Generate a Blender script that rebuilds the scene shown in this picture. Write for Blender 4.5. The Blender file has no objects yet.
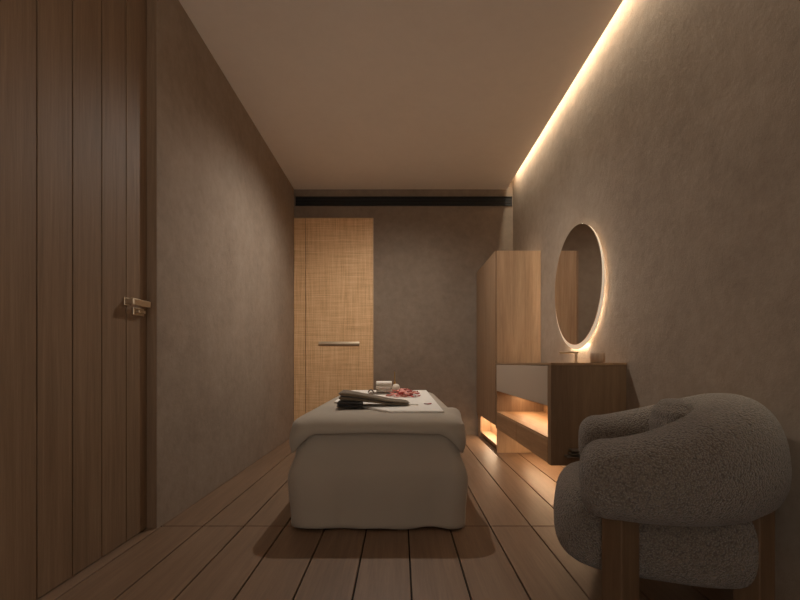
import bpy, bmesh, math, random
from mathutils import Vector, Matrix, noise
random.seed(4)
PI = math.pi
sc = bpy.context.scene
COL = sc.collection

# ------------------------------------------------------------------ camera
EYE = 0.765
cam = bpy.data.cameras.new('camera')
cam.sensor_width = 36.0
cam.lens = 20.25
cam.shift_y = 62.6 / 800
cam.clip_start = 0.05
camo = bpy.data.objects.new('camera', cam)
COL.objects.link(camo)
camo.location = (0, 0, EYE)
camo.rotation_euler = (PI / 2, 0, 0)
sc.camera = camo

# ------------------------------------------------------------------ view + world
sc.view_settings.view_transform = 'Standard'
sc.view_settings.look = 'None'
sc.view_settings.gamma = 1.0
sc.view_settings.use_curve_mapping = False
sc.view_settings.exposure = 0.33
sc.cycles.max_bounces = 14
sc.cycles.diffuse_bounces = 9
sc.cycles.glossy_bounces = 6
w = bpy.data.worlds.new('world')
sc.world = w
w.use_nodes = True
w.node_tree.nodes['Background'].inputs[0].default_value = (1.0, 0.90, 0.80, 1)
# added world fill from behind the viewer, stronger below to lift the ceiling
_nt = w.node_tree
_tc = _nt.nodes.new('ShaderNodeTexCoord')
_sp = _nt.nodes.new('ShaderNodeSeparateXYZ')
_mr = _nt.nodes.new('ShaderNodeMapRange')
_nt.links.new(_tc.outputs['Generated'], _sp.inputs[0])
_nt.links.new(_sp.outputs[2], _mr.inputs['Value'])
for _k, _v in (('From Min', -0.25), ('From Max', 0.25), ('To Min', 1.45), ('To Max', 0.70)):
    _mr.inputs[_k].default_value = _v
_nt.links.new(_mr.outputs['Result'], _nt.nodes['Background'].inputs[1])

# ------------------------------------------------------------------ lamps
LX, RX, BY, CH = -1.121, 1.197, 4.767, 2.60      # left wall, right wall, back wall, ceiling
DOORX, WEND, FY = -1.166, 2.076, -0.75           # door plane, end of the left wall, wall behind the camera
CEX = 1.130                                      # edge of the lowered ceiling

def area(name, loc, rot, sx, sy, power, col, spread=PI):
    l = bpy.data.lights.new(name, 'AREA')
    l.shape = 'RECTANGLE'
    l.size, l.size_y = sx, sy
    l.energy = power
    l.color = col
    l.spread = spread
    o = bpy.data.objects.new(name, l)
    o.location = loc
    o.rotation_euler = rot
    COL.objects.link(o)
    return o

sp = bpy.data.lights.new('bed_downlight', 'SPOT')
sp.energy = 72
sp.color = (1.0, 0.93, 0.84)
sp.spot_size = math.radians(156)
sp.spot_blend = 1.0
sp.shadow_soft_size = 0.012
spo = bpy.data.objects.new('bed_downlight', sp)
spo.location = (-0.09, 3.45, CH - 0.012)
COL.objects.link(spo)

WARM = (1.0, 0.88, 0.68)
area('cove_light', (1.146, (0.3 + BY - 0.13) / 2, 2.755), (0, 0, 0), 0.02, BY - 0.13 - 0.3, 16, WARM, math.radians(135))
area('mirror_glow_fill', (RX - 0.011, 2.985, 0.888), (0, 0, 0), 0.014, 0.30, 0.55, (1.0, 0.84, 0.62))  # added lamp hidden behind the rim, boosts the glow under the mirror
area('niche_light', (1.00, 3.06, 0.526), (0, 0, 0), 0.02, 1.24, 3.2, (1.0, 0.66, 0.38))
area('vanity_underlight', (1.05, 3.06, 0.219), (0, 0, 0), 0.02, 1.22, 3.0, (1.0, 0.66, 0.38))
area('wardrobe_niche_light', (0.880, 4.25, 0.224), (0, 0, 0), 0.02, 0.66, 1.8, (1.0, 0.72, 0.46))

# ------------------------------------------------------------------ materials
def lin(c):
    return tuple((x / 12.92 if x <= 0.04045 else ((x + 0.055) / 1.055) ** 2.4) for x in [v / 255 for v in c]) + (1,)

def base_mat(name, col, rough=0.6, metal=0.0):
    m = bpy.data.materials.new(name)
    m.use_nodes = True
    nt = m.node_tree
    b = nt.nodes['Principled BSDF']
    b.inputs['Base Color'].default_value = lin(col)
    b.inputs['Roughness'].default_value = rough
    b.inputs['Metallic'].default_value = metal
    return m, nt, b

def N(nt, t, **kw):
    n = nt.nodes.new(t)
    for k, v in kw.items():
        if k in n.inputs.keys():
            n.inputs[k].default_value = v
        else:
            setattr(n, k, v)
    return n

def coords(nt, scale=(1, 1, 1), rot=(0, 0, 0)):
    tc = N(nt, 'ShaderNodeTexCoord')
    mp = N(nt, 'ShaderNodeMapping')
    mp.inputs['Scale'].default_value = scale
    mp.inputs['Rotation'].default_value = rot
    nt.links.new(tc.outputs['Object'], mp.inputs['Vector'])
    return mp.outputs['Vector']

def ramp(nt, fac, stops):
    r = N(nt, 'ShaderNodeValToRGB')
    while len(r.color_ramp.elements) < len(stops):
        r.color_ramp.elements.new(0.5)
    for e, (p, c) in zip(r.color_ramp.elements, stops):
        e.position = p
        e.color = lin(c)
    nt.links.new(fac, r.inputs['Fac'])
    return r.outputs['Color']

def bump(nt, b, h, strength=0.3, dist=0.01):
    bm_ = N(nt, 'ShaderNodeBump')
    bm_.inputs['Strength'].default_value = strength
    bm_.inputs['Distance'].default_value = dist
    nt.links.new(h, bm_.inputs['Height'])
    nt.links.new(bm_.outputs['Normal'], b.inputs['Normal'])

def math_node(nt, op, a, b=None):
    n = N(nt, 'ShaderNodeMath', operation=op)
    for i, v in enumerate((a, b)):
        if v is None:
            continue
        if isinstance(v, (int, float)):
            n.inputs[i].default_value = v
        else:
            nt.links.new(v, n.inputs[i])
    return n.outputs[0]

def plaster(name, c1, c2, c3, bs=0.25):
    m, nt, b = base_mat(name, c2, 0.85)
    v = coords(nt)
    n1 = N(nt, 'ShaderNodeTexNoise', Scale=2.3, Detail=8.0, Roughness=0.62)
    n2 = N(nt, 'ShaderNodeTexNoise', Scale=16.0, Detail=8.0, Roughness=0.7)
    nt.links.new(v, n1.inputs['Vector'])
    nt.links.new(v, n2.inputs['Vector'])
    f = math_node(nt, 'ADD', math_node(nt, 'MULTIPLY', n1.outputs['Fac'], 0.55), math_node(nt, 'MULTIPLY', n2.outputs['Fac'], 0.45))
    nt.links.new(ramp(nt, f, [(0.36, c1), (0.5, c2), (0.66, c3)]), b.inputs['Base Color'])
    n3 = N(nt, 'ShaderNodeTexNoise', Scale=38.0, Detail=9.0, Roughness=0.72)
    nt.links.new(v, n3.inputs['Vector'])
    h = math_node(nt, 'ADD', math_node(nt, 'MULTIPLY', n2.outputs['Fac'], 0.6), n3.outputs['Fac'])
    bump(nt, b, h, bs, 0.01)
    return m

def wood(name, c1, c2, c3, axis='z', rough=0.5, plank=None, fine=1.0):
    """grain runs along the axis; plank = (axis index, width, offset) varies the tone from board to board"""
    m, nt, b = base_mat(name, c2, rough)
    s = {'x': (1.2, 26, 26), 'y': (26, 1.2, 26), 'z': (26, 26, 1.2)}[axis]
    v = coords(nt, s)
    if plank:
        tc = N(nt, 'ShaderNodeTexCoord')
        sep = N(nt, 'ShaderNodeSeparateXYZ')
        nt.links.new(tc.outputs['Object'], sep.inputs[0])
        ax, wd, off = plank
        idx = math_node(nt, 'FLOOR', math_node(nt, 'DIVIDE', math_node(nt, 'SUBTRACT', sep.outputs[ax], off), wd))
        wn = N(nt, 'ShaderNodeTexWhiteNoise', noise_dimensions='1D')
        nt.links.new(idx, wn.inputs['W'])
        addv = N(nt, 'ShaderNodeVectorMath', operation='ADD')
        scl = N(nt, 'ShaderNodeVectorMath', operation='SCALE')
        nt.links.new(wn.outputs['Color'], scl.inputs[0])
        scl.inputs['Scale'].default_value = 37.0
        nt.links.new(v, addv.inputs[0])
        nt.links.new(scl.outputs[0], addv.inputs[1])
        v = addv.outputs[0]
    n1 = N(nt, 'ShaderNodeTexNoise', Scale=1.0, Detail=6.0, Roughness=0.6, Distortion=0.6)
    n2 = N(nt, 'ShaderNodeTexNoise', Scale=5.0 * fine, Detail=4.0, Roughness=0.7)
    nt.links.new(v, n1.inputs['Vector'])
    nt.links.new(v, n2.inputs['Vector'])
    f = math_node(nt, 'ADD', math_node(nt, 'MULTIPLY', n1.outputs['Fac'], 0.6), math_node(nt, 'MULTIPLY', n2.outputs['Fac'], 0.4))
    if plank:
        f = math_node(nt, 'ADD', f, math_node(nt, 'MULTIPLY', math_node(nt, 'SUBTRACT', wn.outputs['Value'], 0.5), 0.10))
    nt.links.new(ramp(nt, f, [(0.32, c1), (0.5, c2), (0.68, c3)]), b.inputs['Base Color'])
    bump(nt, b, n2.outputs['Fac'], 0.10, 0.004)
    return m

def cloth(name, col, rough=0.9, scale=500, bs=0.15, sheen=0.2):
    m, nt, b = base_mat(name, col, rough)
    v = coords(nt)
    n = N(nt, 'ShaderNodeTexNoise', Scale=float(scale), Detail=3.0)
    nt.links.new(v, n.inputs['Vector'])
    n2 = N(nt, 'ShaderNodeTexNoise', Scale=14.0, Detail=3.0)
    nt.links.new(v, n2.inputs['Vector'])
    bump(nt, b, math_node(nt, 'ADD', n.outputs['Fac'], n2.outputs['Fac']), bs, 0.004)
    b.inputs['Sheen Weight'].default_value = sheen
    return m

def boucle(name, c1, c2):
    m, nt, b = base_mat(name, c2, 0.95)
    v = coords(nt)
    nz = N(nt, 'ShaderNodeTexNoise', Scale=60.0, Detail=2.0)
    nt.links.new(v, nz.inputs['Vector'])
    mix = N(nt, 'ShaderNodeMixRGB')
    mix.inputs['Fac'].default_value = 0.012
    nt.links.new(v, mix.inputs['Color1'])
    nt.links.new(nz.outputs['Color'], mix.inputs['Color2'])
    vo = N(nt, 'ShaderNodeTexVoronoi', feature='SMOOTH_F1', Scale=235.0)
    nt.links.new(mix.outputs['Color'], vo.inputs['Vector'])
    nt.links.new(ramp(nt, vo.outputs['Distance'], [(0.05, c2), (0.75, c1)]), b.inputs['Base Color'])
    h = math_node(nt, 'SUBTRACT', 1.0, vo.outputs['Distance'])
    bump(nt, b, h, 1.0, 0.009)
    b.inputs['Sheen Weight'].default_value = 0.35
    b.inputs['Sheen Roughness'].default_value = 0.6
    return m

def rattan(name):
    m, nt, b = base_mat(name, (176, 136, 92), 0.6)
    v1 = coords(nt, (1, 1, 1))
    sep = N(nt, 'ShaderNodeSeparateXYZ')
    nt.links.new(v1, sep.inputs[0])
    v2 = coords(nt, (3.0, 3.0, 120.0))
    v3 = coords(nt, (120.0, 3.0, 3.0))
    nh = N(nt, 'ShaderNodeTexNoise', Scale=1.0, Detail=3.0, Roughness=0.7)
    nv = N(nt, 'ShaderNodeTexNoise', Scale=1.0, Detail=3.0, Roughness=0.7)
    nt.links.new(v2, nh.inputs['Vector'])
    nt.links.new(v3, nv.inputs['Vector'])
    sx = math_node(nt, 'SINE', math_node(nt, 'MULTIPLY', sep.outputs[0], 2 * PI / 0.016))
    sz = math_node(nt, 'SINE', math_node(nt, 'MULTIPLY', sep.outputs[2], 2 * PI / 0.016))
    weave = math_node(nt, 'MULTIPLY', sx, sz)
    f = math_node(nt, 'ADD', math_node(nt, 'MULTIPLY', math_node(nt, 'ADD', nh.outputs['Fac'], nv.outputs['Fac']), 0.5),
                  math_node(nt, 'MULTIPLY', weave, 0.07))
    nt.links.new(ramp(nt, f, [(0.34, (190, 148, 104)), (0.5, (228, 184, 134)), (0.66, (246, 212, 166))]), b.inputs['Base Color'])
    bump(nt, b, f, 0.5, 0.006)
    return m

def emit(name, col, strength, base=(240, 225, 200)):
    m, nt, b = base_mat(name, base, 0.5)
    b.inputs['Emission Color'].default_value = col + (1,)
    b.inputs['Emission Strength'].default_value = strength
    return m

M = {}
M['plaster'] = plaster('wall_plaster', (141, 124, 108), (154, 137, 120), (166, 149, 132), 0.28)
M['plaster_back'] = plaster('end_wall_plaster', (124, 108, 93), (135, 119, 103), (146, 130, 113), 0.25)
M['ceiling'] = plaster('ceiling_paint', (232, 221, 208), (235, 224, 211), (238, 227, 214), 0.03)
M['floor'] = wood('floor_oak', (112, 88, 68), (128, 102, 80), (142, 115, 92), 'y', 0.42, plank=(0, 0.192, 0.038))
M['gap'] = base_mat('dark_joint', (30, 22, 16), 0.9)[0]
M['door'] = wood('door_oak', (124, 100, 77), (141, 115, 90), (156, 129, 103), 'z', 0.55, plank=(1, 0.157, 2.074))
M['frame'] = base_mat('dark_bronze_frame', (84, 70, 58), 0.5)[0]
M['oak'] = wood('cabinet_oak', (164, 132, 101), (186, 153, 119), (203, 170, 136), 'z', 0.5, fine=1.4)
M['oak_dark2'] = wood('wardrobe_door_oak', (128, 100, 75), (148, 118, 90), (166, 135, 106), 'z', 0.5, fine=1.4)
M['oak_dark'] = wood('vanity_oak', (108, 84, 62), (125, 99, 74), (141, 114, 87), 'z', 0.5, fine=1.4)
M['oak_y'] = wood('vanity_oak_across', (138, 106, 76), (160, 126, 92), (180, 146, 110), 'y', 0.5, fine=1.4)
M['lacquer'] = base_mat('taupe_lacquer', (186, 169, 151), 0.45)[0]
M['rattan'] = rattan('woven_rattan')
M['black'] = base_mat('black_slot', (14, 13, 12), 0.6)[0]
M['metal'] = base_mat('brushed_bronze_metal', (216, 196, 168), 0.35, 1.0)[0]
M['darkmetal'] = base_mat('dark_metal', (104, 92, 82), 0.45, 0.2)[0]
M['glass'] = base_mat('mirror_silver', (222, 214, 205), 0.02, 1.0)[0]
M['frost'] = emit('frosted_rim', (1.0, 0.82, 0.62), 0.22)
M['ring'] = emit('led_ring', (1.0, 0.86, 0.66), 22.0)
M['linen'] = cloth('beige_linen', (178, 166, 149))
M['skirt'] = cloth('beige_skirt_linen', (176, 163, 146))
M['white'] = cloth('white_cotton', (246, 240, 230))
M['taupe'] = cloth('taupe_terry', (116, 100, 80), scale=350, bs=0.4)
M['charcoal'] = cloth('charcoal_terry', (44, 38, 34), scale=350, bs=0.4)
M['boucle'] = boucle('taupe_boucle', (82, 70, 58), (148, 132, 114))
M['legwood'] = wood('chair_leg_oak', (92, 70, 50), (108, 84, 61), (124, 98, 73), 'z', 0.5)
M['pink'] = base_mat('pink_petal', (224, 150, 138), 0.7)[0]
M['red'] = base_mat('red_petal', (158, 62, 58), 0.7)[0]
M['cup'] = wood('turned_wood', (150, 124, 102), (168, 142, 118), (184, 158, 134), 'z', 0.6)
M['ceramic'] = base_mat('white_ceramic', (230, 220, 204), 0.35)[0]
M['brass'] = base_mat('brass', (190, 158, 100), 0.3, 1.0)[0]

# ------------------------------------------------------------------ mesh helpers
class MB:
    def __init__(self):
        self.bm = bmesh.new()
    def box(self, a, b, bevel=0.0, rotz=0.0, mat=0, seg=2):
        c = [(a[i] + b[i]) / 2 for i in range(3)]
        d = [abs(b[i] - a[i]) for i in range(3)]
        mtx = Matrix.Translation(c) @ Matrix.Rotation(rotz, 4, 'Z') @ Matrix.Diagonal((d[0], d[1], d[2], 1))
        t = bmesh.new()
        bmesh.ops.create_cube(t, size=1.0, matrix=mtx)
        if bevel:
            bmesh.ops.bevel(t, geom=t.edges[:], offset=bevel, segments=seg, affect='EDGES', profile=0.5)
        for f in t.faces:
            f.material_index = mat
        me = bpy.data.meshes.new('tmp')
        t.to_mesh(me); t.free()
        self.bm.from_mesh(me)
        bpy.data.meshes.remove(me)
        return self
    def loft(self, rings, closed=True, cap0=False, cap1=False, mat=0):
        vs = [[self.bm.verts.new(p) for p in r] for r in rings]
        n = len(rings[0])
        for i in range(len(vs) - 1):
            for j in range(n if closed else n - 1):
                k = (j + 1) % n
                f = self.bm.faces.new((vs[i][j], vs[i][k], vs[i + 1][k], vs[i + 1][j]))
                f.material_index = mat
        if cap0:
            self.bm.faces.new(list(reversed(vs[0]))).material_index = mat
        if cap1:
            self.bm.faces.new(vs[-1]).material_index = mat
        return self
    def lathe(self, prof, c=(0, 0, 0), n=40, axis='z', mat=0):
        rings = []
        for r, h in prof:
            ring = []
            for k in range(n):
                a = 2 * PI * k / n
                if axis == 'z':
                    ring.append((c[0] + r * math.cos(a), c[1] + r * math.sin(a), c[2] + h))
                elif axis == 'x':
                    ring.append((c[0] + h, c[1] + r * math.cos(a), c[2] + r * math.sin(a)))
                else:
                    ring.append((c[0] + r * math.cos(a), c[1] + h, c[2] + r * math.sin(a)))
            rings.append(ring)
        return self.loft(rings, True, prof[0][0] > 0, prof[-1][0] > 0, mat)
    def tube(self, pts, r, n=12, mat=0):
        pts = [Vector(p) for p in pts]
        rings = []
        for i, p in enumerate(pts):
            d = (pts[min(i + 1, len(pts) - 1)] - pts[max(i - 1, 0)]).normalized()
            u = d.orthogonal().normalized() if i == 0 else (u - d * u.dot(d)).normalized()
            v = d.cross(u)
            rings.append([tuple(p + r * (math.cos(2 * PI * k / n) * u + math.sin(2 * PI * k / n) * v)) for k in range(n)])
        return self.loft(rings, True, True, True, mat)
    def build(self, name, mats, parent=None, smooth=False, angle=None):
        bm = self.bm
        bmesh.ops.remove_doubles(bm, verts=bm.verts[:], dist=1e-6)
        bmesh.ops.recalc_face_normals(bm, faces=bm.faces[:])
        me = bpy.data.meshes.new(name)
        bm.to_mesh(me); bm.free()
        for m in (mats if isinstance(mats, (list, tuple)) else [mats]):
            me.materials.append(m)
        if smooth:
            for p in me.polygons:
                p.use_smooth = True
            if angle:
                me.set_sharp_from_angle(angle=math.radians(angle))
        o = bpy.data.objects.new(name, me)
        COL.objects.link(o)
        if parent:
            o.parent = parent
        return o

def tag(o, label=None, cat=None, group=None, kind=None):
    for k, v in (('label', label), ('category', cat), ('group', group), ('kind', kind)):
        if v:
            o[k] = v
    return o

def empty(name, loc, label, cat, group=None, rz=0.0):
    o = bpy.data.objects.new(name, None)
    o.location = loc
    o.rotation_euler = (0, 0, rz)
    o.empty_display_size = 0.1
    COL.objects.link(o)
    return tag(o, label, cat, group)

def struct(o, label, cat):
    return tag(o, label, cat, None, 'structure')

# ------------------------------------------------------------------ the room
mb = MB()
mb.box((DOORX - 0.1, FY - 0.1, -0.10), (RX + 0.1, BY + 0.1, -0.012), mat=1)
PW, P0, G = 0.192, 0.038, 0.0030
for k in range(-8, 8):
    x0, x1 = max(P0 + k * PW + G, DOORX - 0.1), min(P0 + (k + 1) * PW - G, RX + 0.1)
    if x1 - x0 < 0.01:
        continue
    for (y0, y1) in ((FY - 0.1, 2.107 - 0.0032), (2.107 + 0.0032, BY + 0.1)):
        mb.box((x0, y0, -0.012), (x1, y1, 0.0), bevel=0.0012, seg=1)
struct(mb.build('floor', [M['floor'], M['gap']]), 'brown oak plank floor with dark joints', 'floor')

struct(MB().box((LX - 0.15, WEND, 0), (LX, BY + 0.1, CH + 0.25)).build('wall_left', M['plaster']), 'textured taupe plaster wall left of the massage bed', 'wall')
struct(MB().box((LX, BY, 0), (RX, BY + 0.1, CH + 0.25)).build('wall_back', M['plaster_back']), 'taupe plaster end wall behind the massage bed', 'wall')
struct(MB().box((RX, FY, 0), (RX + 0.1, BY + 0.1, CH + 0.25)).build('wall_right', M['plaster']), 'textured plaster wall behind the round mirror, washed by cove light', 'wall')
struct(MB().box((DOORX - 0.1, FY - 0.1, 0), (DOORX + 0.16, FY, CH + 0.25)).box((0.36, FY - 0.1, 0), (RX + 0.1, FY, CH + 0.25)).box((DOORX + 0.16, FY - 0.1, 2.42), (0.36, FY, CH + 0.25)).build('wall_front', M['plaster']), 'plaster wall behind the viewer with a wide opening added for fill light', 'wall')  # unseen wall; its opening is added to let the world fill in
# ceiling: lowered slab, upright of the cove, lid of the cove
mb = MB()
mb.box((DOORX - 0.1, FY, CH), (CEX, BY, CH + 0.02))
mb.box((0.98, FY, CH + 0.02), (1.00, BY, CH + 0.18))
mb.box((DOORX - 0.1, FY, CH + 0.16), (0.98, BY, CH + 0.18))
mb.box((1.00, FY, CH + 0.16), (RX, BY, CH + 0.18))
struct(mb.build('ceiling', M['ceiling']), 'plain lowered ceiling with a lit slot along its right edge', 'ceiling')

# plank door at the left
def boards(y1, n, wd, name, mats, parent=None):
    mb = MB()
    mb.box((DOORX - 0.05, y1 - n * wd, 0.004), (DOORX - 0.012, y1, CH), mat=1)
    for k in range(n):
        mb.box((DOORX - 0.014, y1 - (k + 1) * wd + 0.0028, 0.004), (DOORX, y1 - k * wd - 0.0028, CH), bevel=0.001, seg=1)
    return mb.build(name, mats, parent)
d1 = boards(2.074, 6, 0.157, 'door_1', [M['door'], M['gap']])
struct(d1, 'tall brown oak door of vertical boards with a lever handle', 'door')
hz, hy = 1.025, 1.908
mb = MB()
mb.box((DOORX, hy - 0.010, hz - 0.017), (DOORX + 0.006, hy + 0.024, hz + 0.017), bevel=0.002)
mb.box((DOORX + 0.008, hy - 0.011, hz - 0.011), (DOORX + 0.046, hy + 0.011, hz + 0.011), bevel=0.002)
mb.box((DOORX + 0.030, hy - 0.013, hz - 0.013), (DOORX + 0.044, hy + 0.120, hz + 0.013), bevel=0.002)
dh = mb.build('door_handle', M['metal'], d1); dh['label'] = 'bronze lever handle'
mb = MB()
mb.box((DOORX, hy + 0.050, hz - 0.052), (DOORX + 0.008, hy + 0.130, hz - 0.018), bevel=0.002)
mb.box((DOORX + 0.008, hy + 0.060, hz - 0.042), (DOORX + 0.026, hy + 0.110, hz - 0.028), bevel=0.002)
lk = mb.build('door_lock', M['metal'], d1); lk['label'] = 'bronze thumb-turn lock under the lever'
w2 = boards(2.074 - 6 * 0.157 - 0.004, 12, 0.157, 'wall_left_panelling', [M['door'], M['gap']])
struct(w2, 'brown oak board panelling beside the plank door', 'wall')
struct(MB().box((DOORX - 0.05, 2.0735, 0), (LX - 0.0015, WEND, CH), 0.0008).build('trim_1', M['door']), 'dark bronze door jamb where the plaster wall begins', 'trim')

# rattan door in the end wall
RDX0, RDXs, RDX1, RDZ = LX + 0.003, -0.996, -0.286, 2.286
d2 = MB().box((RDXs + 0.003, BY - 0.026, 0.006), (RDX1, BY - 0.001, RDZ), 0.002).build('door_2', M['rattan'])
struct(d2, 'woven rattan door on the end wall with a long bronze pull', 'door')
mb = MB()
hx0, hx1, z0, z1 = -0.856, -0.427, 0.940, 0.987
prof = []
for k in range(9):
    t = k / 8
    prof.append((z0 + (z1 - z0) * t, 0.004 + 0.010 * math.sin(PI * t)))
mb.loft([[(x, BY - 0.026 - d, z) for z, d in prof] + [(x, BY - 0.0262, z1), (x, BY - 0.0262, z0)] for x in (hx0, hx1)], True, True, True)
hp = mb.build('door_pull', M['metal'], d2, True, 40); hp['label'] = 'long horizontal bronze pull'
struct(MB().box((RDX0, BY - 0.024, 0.006), (RDXs - 0.003, BY - 0.001, RDZ), 0.002).build('trim_2', M['rattan']), 'narrow fixed rattan strip in the left corner beside the rattan door', 'trim')
mb = MB()
mb.box((LX + 0.004, BY - 0.018, RDZ + 0.0005), (RDX1 + 0.004, BY - 0.001, RDZ + 0.008))
mb.box((RDX1 + 0.0005, BY - 0.030, 0.0), (RDX1 + 0.008, BY - 0.001, RDZ))
struct(mb.build('trim_3', M['oak']), 'thin oak edging round the rattan door', 'trim')

# black slot diffuser
sl = empty('air_vent', (0, BY, 2.4715), 'long black slot air vent across the end wall near the ceiling', 'vent')
mb = MB()
mb.box((-1.105, -0.006, -0.0475), (1.185, -0.001, 0.0475))
mb.build('slot', M['black'], sl)
mb = MB()
for zz in (-0.0475, 0.0415):
    mb.box((-1.105, -0.016, zz), (1.185, -0.006, zz + 0.006))
mb.build('slot_frame', M['black'], sl)
for zz in (-0.016, 0.016):
    MB().box((-1.10, -0.013, zz - 0.002), (1.18, -0.006, zz + 0.002)).build('vane', M['black'], sl)

# ------------------------------------------------------------------ wardrobe
WX, WY0, WY1, WH = 0.826, 3.82, 4.755, 1.715
wd = empty('wardrobe', (0, 0, 0), 'tall oak wardrobe in the far right corner with a lit niche at its base', 'wardrobe')
t = 0.022
mb = MB()
mb.box((WX, WY0, 0), (RX - 0.002, WY0 + 0.024, WH), 0.0012)                     # side towards the vanity
mb.box((WX, WY1 - 0.14, 0), (RX - 0.002, WY1, WH), 0.0012)
mb.box((WX, WY0 + 0.024, WH - t), (RX - 0.002, WY1 - 0.14, WH), 0.0012)
mb.box((RX - 0.012, WY0 + 0.024, 0.06), (RX - 0.002, WY1 - 0.14, WH - t))
mb.box((WX + 0.10, WY0 + 0.024, 0.062), (WX + 0.112, WY1 - 0.14, 0.226))
mb.box((WX, WY0 + 0.024, 0.226), (RX - 0.012, WY1 - 0.14, 0.24))
mb.box((WX, WY0 + 0.024, 0.05), (RX - 0.012, WY1 - 0.14, 0.062))
mb.box((WX + 0.03, WY0 + 0.024, 0.0), (RX - 0.012, WY1 - 0.14, 0.05))
mb.build('body', M['oak'], wd)
ym = (WY0 + WY1 - 0.116) / 2
for ya, yb in ((WY0 + 0.003, ym - 0.0015), (ym + 0.0015, WY1 - 0.003)):
    MB().box((WX - 0.018, ya, 0.232), (WX - 0.001, yb, WH), 0.0012).build('door', M['oak_dark2'], wd)

# ------------------------------------------------------------------ vanity
VX, VY0, VY1, VH, VB = 0.796, 2.373, 3.745, EYE - 0.001, 0.222
vn = empty('vanity_cabinet', (0, 0, 0), 'wall-hung oak vanity under the round mirror with a lit open niche', 'vanity')
mb = MB()
mb.box((VX, VY0, VB), (RX - 0.002, VY0 + 0.052, VH - 0.013), 0.0012)
mb.build('end_panel', M['oak_dark'], vn)
mb = MB()
mb.box((VX, VY1 - 0.04, VB), (RX - 0.002, VY1, VH - 0.013), 0.0012)
mb.build('end_panel', M['oak_dark'], vn)
MB().box((VX - 0.002, VY0 - 0.002, VH - 0.0125), (RX - 0.002, VY1, VH), 0.001).build('countertop', M['oak_y'], vn)
mb = MB()
mb.box((VX + 0.002, VY0 + 0.0525, 0.530), (RX - 0.003, VY1 - 0.0405, 0.542))
mb.box((VX + 0.002, VY0 + 0.0525, 0.350), (RX - 0.003, VY1 - 0.0405, 0.362))
mb.box((VX + 0.022, VY0 + 0.0525, VB), (RX - 0.003, VY1 - 0.0405, VB + 0.012))
mb.box((RX - 0.015, VY0 + 0.0525, 0.362), (RX - 0.003, VY1 - 0.0405, 0.530))
mb.build('niche', M['oak_y'], vn)
mb = MB()
mb.box((VX - 0.001, VY0 + 0.054, 0.533), (VX + 0.017, VY1 - 0.042, VH - 0.016), 0.0015)
dr = mb.build('drawer', M['lacquer'], vn); dr['label'] = 'wide taupe lacquered drawer front'
ymid = 3.08
for ya, yb in ((VY0 + 0.054, ymid - 0.003), (ymid + 0.003, VY1 - 0.042)):
    MB().box((VX - 0.001, ya, VB + 0.002), (VX + 0.017, yb, 0.352), 0.004).build('drawer', M['oak_y'], vn)

# dark rack on the vanity's near end
rk = empty('hook_rack', (0.893, VY0, 0.290), 'small dark metal rack low on the end panel of the vanity', 'rack')
for zz, xa, xb in ((0.018, -0.005, 0.075), (0.002, -0.010, 0.075), (-0.014, -0.030, 0.075)):
    MB().box((xa, -0.060, zz - 0.004), (xb, -0.002, zz + 0.004), 0.002).build('bar', M['darkmetal'], rk)
MB().box((0.010, -0.006, -0.018), (0.060, -0.0005, 0.022), 0.001).build('bracket', M['darkmetal'], rk)

# faucet
fc = empty('faucet', (1.09, 2.787, VH), 'slim bronze faucet on the vanity top below the mirror', 'faucet')
fx = 0.0
mb = MB(); mb.lathe([(0.0, 0.0), (0.016, 0.0), (0.016, 0.004), (0.0, 0.004)], (0, 0, 0), 24)
mb.build('base_ring', M['metal'], fc, True, 40)
mb = MB(); mb.lathe([(0.0, 0.004), (0.0085, 0.004), (0.0085, 0.060), (0.0, 0.060)], (0, 0, 0), 20)
mb.build('post', M['metal'], fc, True, 40)
MB().box((-0.105, -0.012, 0.057), (0.012, 0.012, 0.068), 0.003).build('spout', M['metal'], fc)

# wooden pot
mb = MB()
mb.lathe([(0.0, 0.0), (0.034, 0.0), (0.040, 0.006), (0.0425, 0.022), (0.0425, 0.036), (0.040, 0.052), (0.037, 0.055), (0.034, 0.053), (0.0335, 0.048), (0.0, 0.048)], (0, 0, 0), 40)
cp = mb.build('wooden_pot', M['cup'], None, True, 50)
cp.scale = (0.92, 0.92, 1.0)
cp.location = (1.075, 2.45, VH)
tag(cp, 'small round wooden pot on the vanity top right of the faucet', 'pot')

# mirror
MYc, MZc, MR = 2.985, EYE + 77.2 / 150.8, 0.393
mr = empty('round_mirror', (RX, MYc, MZc), 'round backlit mirror with a frosted rim above the vanity', 'mirror')
mb = MB(); mb.lathe([(0.0, -0.035), (MR - 0.001, -0.035), (MR, -0.034), (MR, -0.0312), (0.0, -0.0312)], (0, 0, 0), 128, 'x')
mb.build('mirror_glass', M['glass'], mr, True, 30)
mb = MB(); mb.lathe([(0.0, -0.031), (MR + 0.006, -0.031), (MR + 0.012, -0.028), (MR + 0.012, -0.022), (0.0, -0.022)], (0, 0, -0.018), 128, 'x')
rm = mb.build('rim', M['frost'], mr, True, 30); rm['label'] = 'frosted glowing rim of the mirror'
mb = MB(); mb.lathe([(MR - 0.120, -0.0218), (MR - 0.120, -0.008), (MR - 0.092, -0.008), (MR - 0.092, -0.0218), (MR - 0.120, -0.0218)], (0, 0, -0.060), 128, 'x')
mb.build('light_ring', M['ring'], mr, True, 30)

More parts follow.
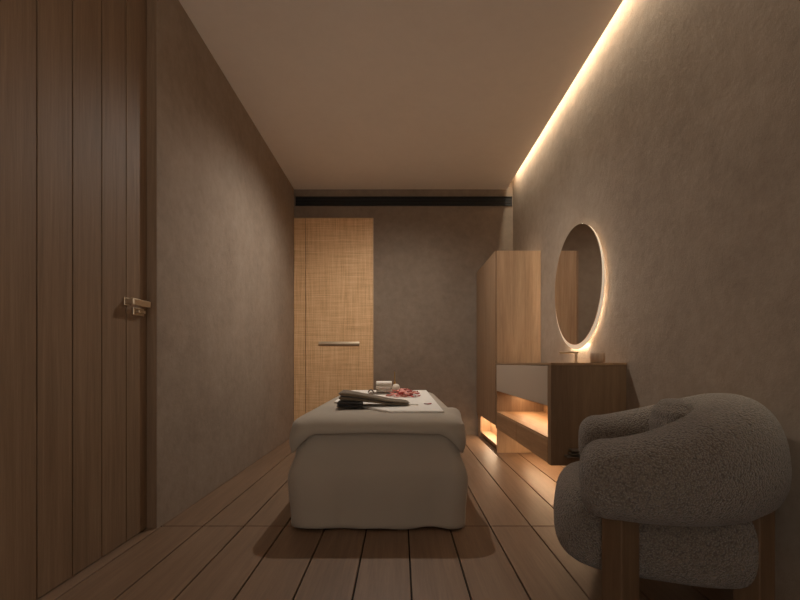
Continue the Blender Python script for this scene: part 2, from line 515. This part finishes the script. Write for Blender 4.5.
# ------------------------------------------------------------------ massage bed
BX0, BX1, BY0, BY1, BT = -0.507, 0.299, 2.075, 3.92, 0.512
BCX = (BX0 + BX1) / 2
def rrect(x0, x1, y0, y1, r, n=10, edge=0.03):
    """points round a rounded rectangle with outward normals, dense along the edges"""
    out = []
    corners = [((x1 - r, y0 + r), -PI / 2), ((x1 - r, y1 - r), 0), ((x0 + r, y1 - r), PI / 2), ((x0 + r, y0 + r), PI)]
    for i, ((cx, cy), a0) in enumerate(corners):
        for k in range(n + 1):
            a = a0 + PI / 2 * k / n
            out.append((cx + r * math.cos(a), cy + r * math.sin(a), math.cos(a), math.sin(a)))
        (nx, ny), na = corners[(i + 1) % 4]
        p = out[-1]
        q = (nx + r * math.cos(na), ny + r * math.sin(na))
        L = math.hypot(q[0] - p[0], q[1] - p[1])
        m = int(L / edge)
        for k in range(1, m):
            f = k / m
            out.append((p[0] + (q[0] - p[0]) * f, p[1] + (q[1] - p[1]) * f, p[2], p[3]))
    return out

bed = empty('massage_bed', (0, 0, 0), 'massage bed wrapped in a beige cloth skirt in the middle of the floor', 'bed')
MB().box((BX0 + 0.11, BY0 + 0.11, 0.30), (BX1 - 0.11, BY1 - 0.11, BT - 0.03), 0.04, seg=4).build('mattress', M['white'], bed, True, 40)
for lx in (BX0 + 0.14, BX1 - 0.14):
    for ly in (BY0 + 0.16, BY1 - 0.16):
        MB().box((lx - 0.03, ly - 0.03, 0.0), (lx + 0.03, ly + 0.03, 0.30), 0.003).build('leg', M['legwood'], bed)
per = rrect(BX0 + 0.006, BX1 - 0.006, BY0 + 0.004, BY1 - 0.014, 0.075)
rings = []
NV = 22
for i in range(NV + 1):
    v = i / NV
    z = 0.006 + (BT - 0.06 - 0.006) * (1 - v)
    ring = []
    for (x, y, nx, ny) in per:
        s = x * 1.0 - y * 1.0
        wv = 0.5 * math.sin(s * 17 + 0.6) + 0.35 * math.sin(s * 31 + 1.9) + 0.3 * noise.noise((x * 4, y * 4, z * 2.5))
        amp = 0.003 + 0.017 * v ** 1.3
        off = wv * amp + 0.016 * math.sin(PI * min(1, v * 1.25)) - 0.004
        corner = abs(nx * ny) * 2
        off += corner * (0.014 * math.sin(v * PI * 0.9)) + (0.036 * v if ny < -0.5 else 0.0) - 0.019 * max(0.0, min(1.0, (0.44 - v) / 0.16)) - corner * 0.007 * max(0.0, min(1.0, (0.5 - v) / 0.2))
        off -= abs(nx) * 0.022 * v ** 2
        # pressed seam in the middle of the front
        if ny < -0.9:
            off -= 0.004 * math.exp(-((x + 0.048) / 0.006) ** 2)
        zz = z + (0.004 * (1 + math.sin(s * 23 + 2)) if i == NV else 0)
        ring.append((x + nx * off, y + ny * off, zz))
    rings.append(ring)
mb = MB(); mb.loft(rings, True)
sk = mb.build('skirt', M['skirt'], bed, True)
so = sk.modifiers.new('thick', 'SOLIDIFY'); so.thickness = 0.004; so.offset = -1

# bedspread
per = rrect(BX0 - 0.002, BX1 + 0.002, BY0 - 0.004, BY1 + 0.002, 0.085)
R = 0.10
RV = 0.055
def hem(x, y, nx, ny):
    """height of the lower edge: an arch along the front, lower at the corners and sides"""
    u = abs(x - BCX) / 0.40
    front = 0.445 - 0.010 * u * u - 0.105 * max(0, (u - 0.74) / 0.26) ** 1.4
    side = 0.345 + 0.012 * math.sin(y * 6)
    k = max(0.0, min(1.0, (-ny - 0.2) / 0.6))
    return side * (1 - k) + front * k
rings = []
for ins in (0.36, 0.28, 0.2, 0.15, R + 0.02):
    rings.append([(x - nx * ins, y - ny * ins, BT + 0.003) for (x, y, nx, ny) in rrect(BX0, BX1, BY0, BY1, 0.42 if ins > .4 else 0.085)])
rings = []
def inset_ring(d, z):
    pts = rrect(BX0 - 0.002, BX1 + 0.002, BY0 - 0.004, BY1 + 0.002, 0.085)
    hx, hy_ = (BX1 - BX0) / 2 + 0.002, (BY1 - BY0) / 2 + 0.003
    cx, cy = (BX0 + BX1) / 2, (BY0 + BY1) / 2
    kx, ky = (hx - d) / hx, (hy_ - d) / hy_
    return [(cx + (x - cx) * kx, cy + (y - cy) * ky, z) for (x, y, a, b) in pts]
for d in (0.30, 0.2, 0.13):
    rings.append(inset_ring(d, BT))
for k in range(9):
    a = PI / 2 * k / 8
    d = R * (1 - math.sin(a))
    rings.append(inset_ring(d, BT - RV * (1 - math.cos(a))))
base = rings[-1]
ND = 8
for k in range(1, ND + 1):
    ring = []
    for (p, (x, y, nx, ny)) in zip(base, per):
        hz_ = hem(x, y, nx, ny)
        v = k / ND
        s = x - y
        corner = min(1.0, abs(nx * ny) * 2.2)
        drop = (BT - RV) - hz_
        if drop < 0:
            z = (BT - RV) + (-drop) * v * 0      # arch sits within the curve
            z = (BT - RV) - 0.004 * v
        else:
            z = (BT - RV) - drop * v
        off = 0.003 * math.sin(s * 21) * v + 0.012 * corner * math.sin(PI * v) + 0.005 * v - 0.006 * v * v
        ring.append((p[0] + nx * off, p[1] + ny * off, z))
    rings.append(ring)
# lift the arch: pull the middle of the front hem up over the curve
for ring in rings:                              # a soft pleat where the cover turns over the right-hand edge
    for i, p in enumerate(ring):
        g = math.exp(-((p[1] - 2.36) / 0.10) ** 2) * max(0.0, min(1.0, (p[0] - 0.22) / 0.07)) * max(0.0, min(1.0, (p[2] - 0.40) / 0.05))
        ring[i] = (p[0] + 0.008 * g, p[1], p[2] + 0.034 * g)
mb = MB(); mb.loft(rings, True, True, False)
bs_ = mb.build('bedspread', M['linen'], None, True)
so = bs_.modifiers.new('thick', 'SOLIDIFY'); so.thickness = 0.008; so.offset = 1
tag(bs_, 'smooth beige bedspread draped over the top of the massage bed', 'bedspread')
TOP = BT + 0.008

# white sheet on the bedspread
def slab(poly, z, th, name, mat, bev=0.003, sub=0.06, wob=0.0):
    bm = bmesh.new()
    f = bm.faces.new([bm.verts.new((x, y, z)) for x, y in poly])
    r = bmesh.ops.extrude_face_region(bm, geom=[f])
    for v in [g for g in r['geom'] if isinstance(g, bmesh.types.BMVert)]:
        v.co.z += th
    bmesh.ops.recalc_face_normals(bm, faces=bm.faces[:])
    if bev:
        bmesh.ops.bevel(bm, geom=bm.edges[:], offset=bev, segments=3, affect='EDGES')
    mb = MB(); mb.bm.free(); mb.bm = bm
    return mb.build(name, mat, None, True, 60)
ws = slab([(-0.052, 2.185), (0.214, 2.185), (0.226, 3.84), (-0.415, 3.84), (-0.400, 2.72)], TOP + 0.0005, 0.010, 'white_sheet', M['white'])
tag(ws, 'bright white folded sheet lying over the bedspread under the towels', 'sheet')
ST = TOP + 0.011

# folded towels
def towel(name, mat, loc, rz, L, W, H, folds, label, cat, group=None, taper=0.0, sag=0.0, seed=0, tail=0.0, drop=0.0):
    """stack of soft layers; one end is the rounded fold"""
    mb = MB()
    lh = H / folds
    nl, nc = 26, 20
    for f in range(folds):
        rings = []
        for i in range(nl + 1):
            u = i / nl
            x = (u - 0.5) * L
            e = min(u, 1 - u) * L
            rr = math.sqrt(max(0.0, 1 - (1 - min(1, e / lh)) ** 2)) if e < lh else 1.0
            rr = max(rr, 0.06)
            wk = W * (1 - taper * u) / 2 * (0.80 + 0.20 * rr)
            hk = lh * (1 - 0.75 * tail * u)
            ring = []
            for k in range(nc):
                a = 2 * PI * k / nc
                cy = math.copysign(abs(math.cos(a)) ** 0.35, math.cos(a))
                sz = math.copysign(abs(math.sin(a)) ** 0.6, math.sin(a))
                nzv = noise.noise((x * 9 + seed, cy * 1.3 + f * 3, sz * 0.8))
                y = cy * (wk - (0 if e > lh else (1 - rr) * 0.006)) + nzv * 0.006
                z = -drop * u * u * (3 - 2 * u) + hk * (f + 0.5) + sz * hk * 0.5 * rr + (nzv * 0.004 if sz > 0 else 0) * min(1, e / 0.02)
                ring.append((x, y, max(z, -drop)))
            rings.append(ring)
        mb.loft(rings, True, True, True)
    o = mb.build(name, mat, None, True)
    o.location = loc
    o.rotation_euler = (0, 0, rz)
    return tag(o, label, cat, group)
towel('charcoal_towel', M['charcoal'], (-0.268, 2.425, ST), math.radians(4), 0.138, 0.19, 0.026, 2,
      'charcoal folded towel at the bottom of the towel pile on the bed', 'towel')
towel('taupe_towel', M['taupe'], (-0.140, 2.470, ST + 0.0345), math.radians(3), 0.38, 0.25, 0.048, 2,
      'taupe towel laid over the charcoal towel, its thin end trailing right', 'towel', taper=0.45, tail=0.75, seed=5, drop=0.033)
mb = MB(); mb.tube([(0.045 + 0.009 * k, 2.47 + 0.012 * math.sin(k * 0.9), ST + 0.0045) for k in range(7)], 0.004, 10)
tag(mb.build('white_ribbon', M['white'], None, True), 'short end of white ribbon on the sheet at the tip of the taupe towel', 'ribbon')

# tray with towels and bottle
ty = 3.40
tr = empty('tray', (-0.10, ty, ST), 'dark tray with an arched handle near the far end of the bed', 'tray')
mb = MB()
mb.box((-0.135, -0.10, 0.0), (0.115, 0.10, 0.006), 0.002)
mb.build('tray_base', M['darkmetal'], tr)
for sx in (-0.125,):
    pts = [(sx + 0.0, -0.05 + 0.10 * k / 12, 0.006 + 0.036 * math.sin(PI * k / 12)) for k in range(13)]
    pts = [(-0.135 + 0.045 * k / 12, -0.08, 0.004 + 0.030 * math.sin(PI * (0.1 + 0.85 * k / 12))) for k in range(13)]
    mb = MB(); mb.tube(pts, 0.005); mb.build('handle', M['darkmetal'], tr, True)
first = None
for k in range(3):
    zz = ST + 0.0065 + k * 0.0295
    mb = MB()
    nl = 18
    rings = []
    for i in range(nl + 1):
        u = i / nl
        x = (u - 0.5) * 0.118
        e = min(u, 1 - u) * 0.118
        rr = 1.0 if e > 0.006 else 0.82 + 0.18 * e / 0.006
        rings.append([(x, 0.045 * math.copysign(abs(math.cos(2 * PI * q / 24)) ** 0.55, math.cos(2 * PI * q / 24)) * rr,
                       0.0145 + 0.0145 * math.copysign(abs(math.sin(2 * PI * q / 24)) ** 1.0, math.sin(2 * PI * q / 24)) * rr) for q in range(24)])
    mb.loft(rings, True, True, True)
    o = mb.build('face_towel', M['white'], None, True, 50)
    o.location = (-0.120 + (0.002, -0.001, 0.0)[k], ty, zz)
    tag(o, 'white rolled face towel, %s of the three stacked on the tray' % ('bottom', 'middle', 'top')[k], 'towel', 'white face towels stacked on the tray')
bt = empty('oil_bottle', (-0.030, ty - 0.01, ST + 0.0065), 'round white oil bottle with a thin brass stopper beside the white towels', 'bottle')
mb = MB(); mb.lathe([(0.0, 0.0), (0.016, 0.0), (0.026, 0.010), (0.030, 0.028), (0.029, 0.046), (0.020, 0.062), (0.008, 0.068), (0.0, 0.068)], (0, 0, 0), 32)
mb.build('bottle_body', M['ceramic'], bt, True)
mb = MB(); mb.lathe([(0.0, 0.068), (0.009, 0.068), (0.009, 0.082), (0.004, 0.085), (0.003, 0.160), (0.0, 0.161)], (-0.010, 0, 0), 16)
mb.build('stopper', M['brass'], bt, True, 40)

# rose petals
def petal_mesh(r, curl, mat, name):
    mb = MB()
    rings = []
    for i in range(1, 6):
        q = i / 5
        ring = []
        for k in range(16):
            a = 2 * PI * k / 16
            rad = r * q * (1 - 0.22 * (0.5 + 0.5 * math.cos(a)) ** 3 + 0.06 * math.cos(2 * a))
            x, y = rad * math.cos(a), rad * math.sin(a) * 0.85
            ring.append((x, y, 0.0015 + curl * (q ** 2) * (0.55 + 0.45 * math.sin(a * 2 + 0.7))))
        rings.append(ring)
    mb.loft(rings, True, True, False)
    o = mb.build(name, mat, None, True)
    sd = o.modifiers.new('thick', 'SOLIDIFY'); sd.thickness = 0.0015; sd.offset = 1
    return o
protos = [petal_mesh(0.026, 0.010, M['pink'], 'rose_petal'), petal_mesh(0.025, 0.009, M['red'], 'rose_petal')]
used = [False, False]
rnd = random.Random(12)
spots = []
for layer in range(3):
    for attempt in range(400):
        x = rnd.uniform(-0.075, 0.125)
        y = rnd.uniform(3.02, 3.26) if x < 0.03 else rnd.uniform(3.02, 3.55)
        if layer and math.hypot((x - 0.02) / 0.09, (y - 3.2) / 0.2) > 1.25 - 0.3 * layer:
            continue
        if all(math.hypot(x - a, y - b) > 0.052 for a, b, c in spots if c == layer) and sum(1 for q in spots if q[2] == layer) < 20 - 4 * layer:
            spots.append((x, y, layer))
for x, y, layer in spots:
    q = 0 if rnd.random() < (0.8 if x < 0.05 else 0.45) else 1
    if not used[q]:
        o = protos[q]; used[q] = True
    else:
        o = protos[q].copy(); COL.objects.link(o)
    o.location = (x, y, ST + 0.003 + 0.0155 * layer)
    o.rotation_euler = (rnd.uniform(-0.10, 0.10), rnd.uniform(-0.10, 0.10), rnd.uniform(0, 6.28))
    if q == 0:
        tag(o, 'pale pink rose petal in the heap on the white sheet', 'petal', 'pale pink rose petals on the bed')
    else:
        tag(o, 'dark red rose petal in the heap on the white sheet', 'petal', 'dark red rose petals on the bed')
o = petal_mesh(0.024, 0.005, M['red'], 'rose_petal')
o.location = (0.158, 2.53, ST + 0.0006)
tag(o, 'single rose petal lying alone on the white sheet, right of the towels', 'petal')

# ------------------------------------------------------------------ armchair
CX, CY = 0.750, 1.524
ch = empty('armchair', (CX, CY, 0), 'round taupe boucle armchair in the right foreground', 'armchair')
fw = Vector((-0.931, 0.366, 0)).normalized()
lt = Vector((0.366, 0.931, 0)).normalized()
def L2(f, l, z):
    p = fw * f + lt * l
    return (p.x, p.y, z)
RC = 0.310
path = []
AL = 0.060
for k in range(9):
    path.append((AL * (1 - k / 8), -RC, Vector((0, -1)), ))
for k in range(1, 40):
    a = PI * k / 40
    path.append((-RC * math.sin(a), -RC * math.cos(a), Vector((-math.sin(a), -math.cos(a)))))
for k in range(9):
    path.append((AL * k / 8, RC, Vector((0, 1))))
S = [0.0]
for i in range(1, len(path)):
    S.append(S[-1] + math.hypot(path[i][0] - path[i - 1][0], path[i][1] - path[i - 1][1]))
TL = S[-1]
NC = 48
def section(f, l, n, t, scale, push):
    b = math.sin(PI * t) ** 1.3                     # 0 at the arm ends, 1 at the middle of the back
    zb = 0.338 - 0.004 * b
    zt = 0.550 + 0.118 * b
    zc, hh = (zb + zt) / 2, (zt - zb) / 2
    hw = 0.118 + 0.006 * b
    ring = []
    for q in range(NC):
        a = 2 * PI * q / NC
        c, s_ = math.cos(a), math.sin(a)
        c = math.copysign(abs(c) ** 0.82, c); s_ = math.copysign(abs(s_) ** 0.82, s_)
        d = hw * c * scale + 0.016 * s_ * -1 * b
        ff = f + n.x * d + push
        ll = l + n.y * d
        ring.append(L2(ff, ll, zc + hh * s_ * scale))
    return ring
rings = []
capn = 9
f0, l0, n0 = path[0]
for k in range(capn):
    a = PI / 2 * k / capn
    rings.append(section(f0, l0, n0, 0.0, max(0.02, math.sin(a) ** 0.6), 0.075 * math.cos(a)))
for i, (f, l, n) in enumerate(path):
    rings.append(section(f, l, n, S[i] / TL, 1.0, 0.0))
f1, l1, n1 = path[-1]
for k in range(capn):
    a = PI / 2 * (1 - (k + 1) / (capn + 0.0))
    rings.append(section(f1, l1, n1, 1.0, max(0.02, math.sin(a) ** 0.6), 0.075 * math.cos(a)))
mb = MB(); mb.loft(rings, True, True, True)
bk = mb.build('backrest', M['boucle'], ch, True)
# seat: fat rounded block
def blob(f0, f1, l0, l1, z0, z1, r, ez, name, mat, n=64):
    mb = MB()
    rings = []
    m = 18
    for i in range(m + 1):
        a = -PI / 2 + PI * i / m
        s_ = math.sin(a); c = math.cos(a)
        s_ = math.copysign(abs(s_) ** 0.75, s_)
        ins = ez * (1 - max(0.0, c) ** 0.75)
        z = (z0 + z1) / 2 + (z1 - z0) / 2 * s_
        ring = []
        for q in range(n):
            t = 2 * PI * q / n
            cc, ss = math.cos(t), math.sin(t)
            ex = 0.55
            x = math.copysign(abs(cc) ** ex, cc) * ((f1 - f0) / 2 - ins)
            y = math.copysign(abs(ss) ** ex, ss) * ((l1 - l0) / 2 - ins)
            ring.append(L2((f0 + f1) / 2 + x, (l0 + l1) / 2 + y, z))
        rings.append(ring)
    mb.loft(rings, True, True, True)
    return mb.build(name, mat, ch, True)
blob(-0.37, 0.215, -0.305, 0.305, 0.150, 0.385, 0.1, 0.085, 'seat', M['boucle'])
# puckered back cushion
mb = MB()
rings = []
for i in range(25):
    a = -PI / 2 + PI * i / 24
    rr = max(0.004, math.cos(a) ** 0.7)
    rings_z = 0.40 + 0.247 * (0.5 + 0.5 * math.copysign(abs(math.sin(a)) ** 0.8, math.sin(a)))
    wav = 1 + 0.05 * math.sin(i * 1.9)
    rings.append([L2(-0.155 + 0.07 * rr * wav * math.cos(2 * PI * q / 40), 0.17 * rr * wav * math.sin(2 * PI * q / 40), rings_z) for q in range(40)])
mb.loft(rings, True, True, True)
mb.build('back_cushion', M['boucle'], ch, True)
# legs: square posts turned corner-on
for (f, l) in ((0.030, -0.325), (0.030, 0.325), (-0.30, -0.225), (-0.30, 0.225)):
    p = fw * f + lt * l
    MB().box((p.x - 0.034, p.y - 0.034, 0.0), (p.x + 0.034, p.y + 0.034, 0.40), 0.004, rotz=math.radians(45 - 21.5)).build('leg', M['legwood'], ch)
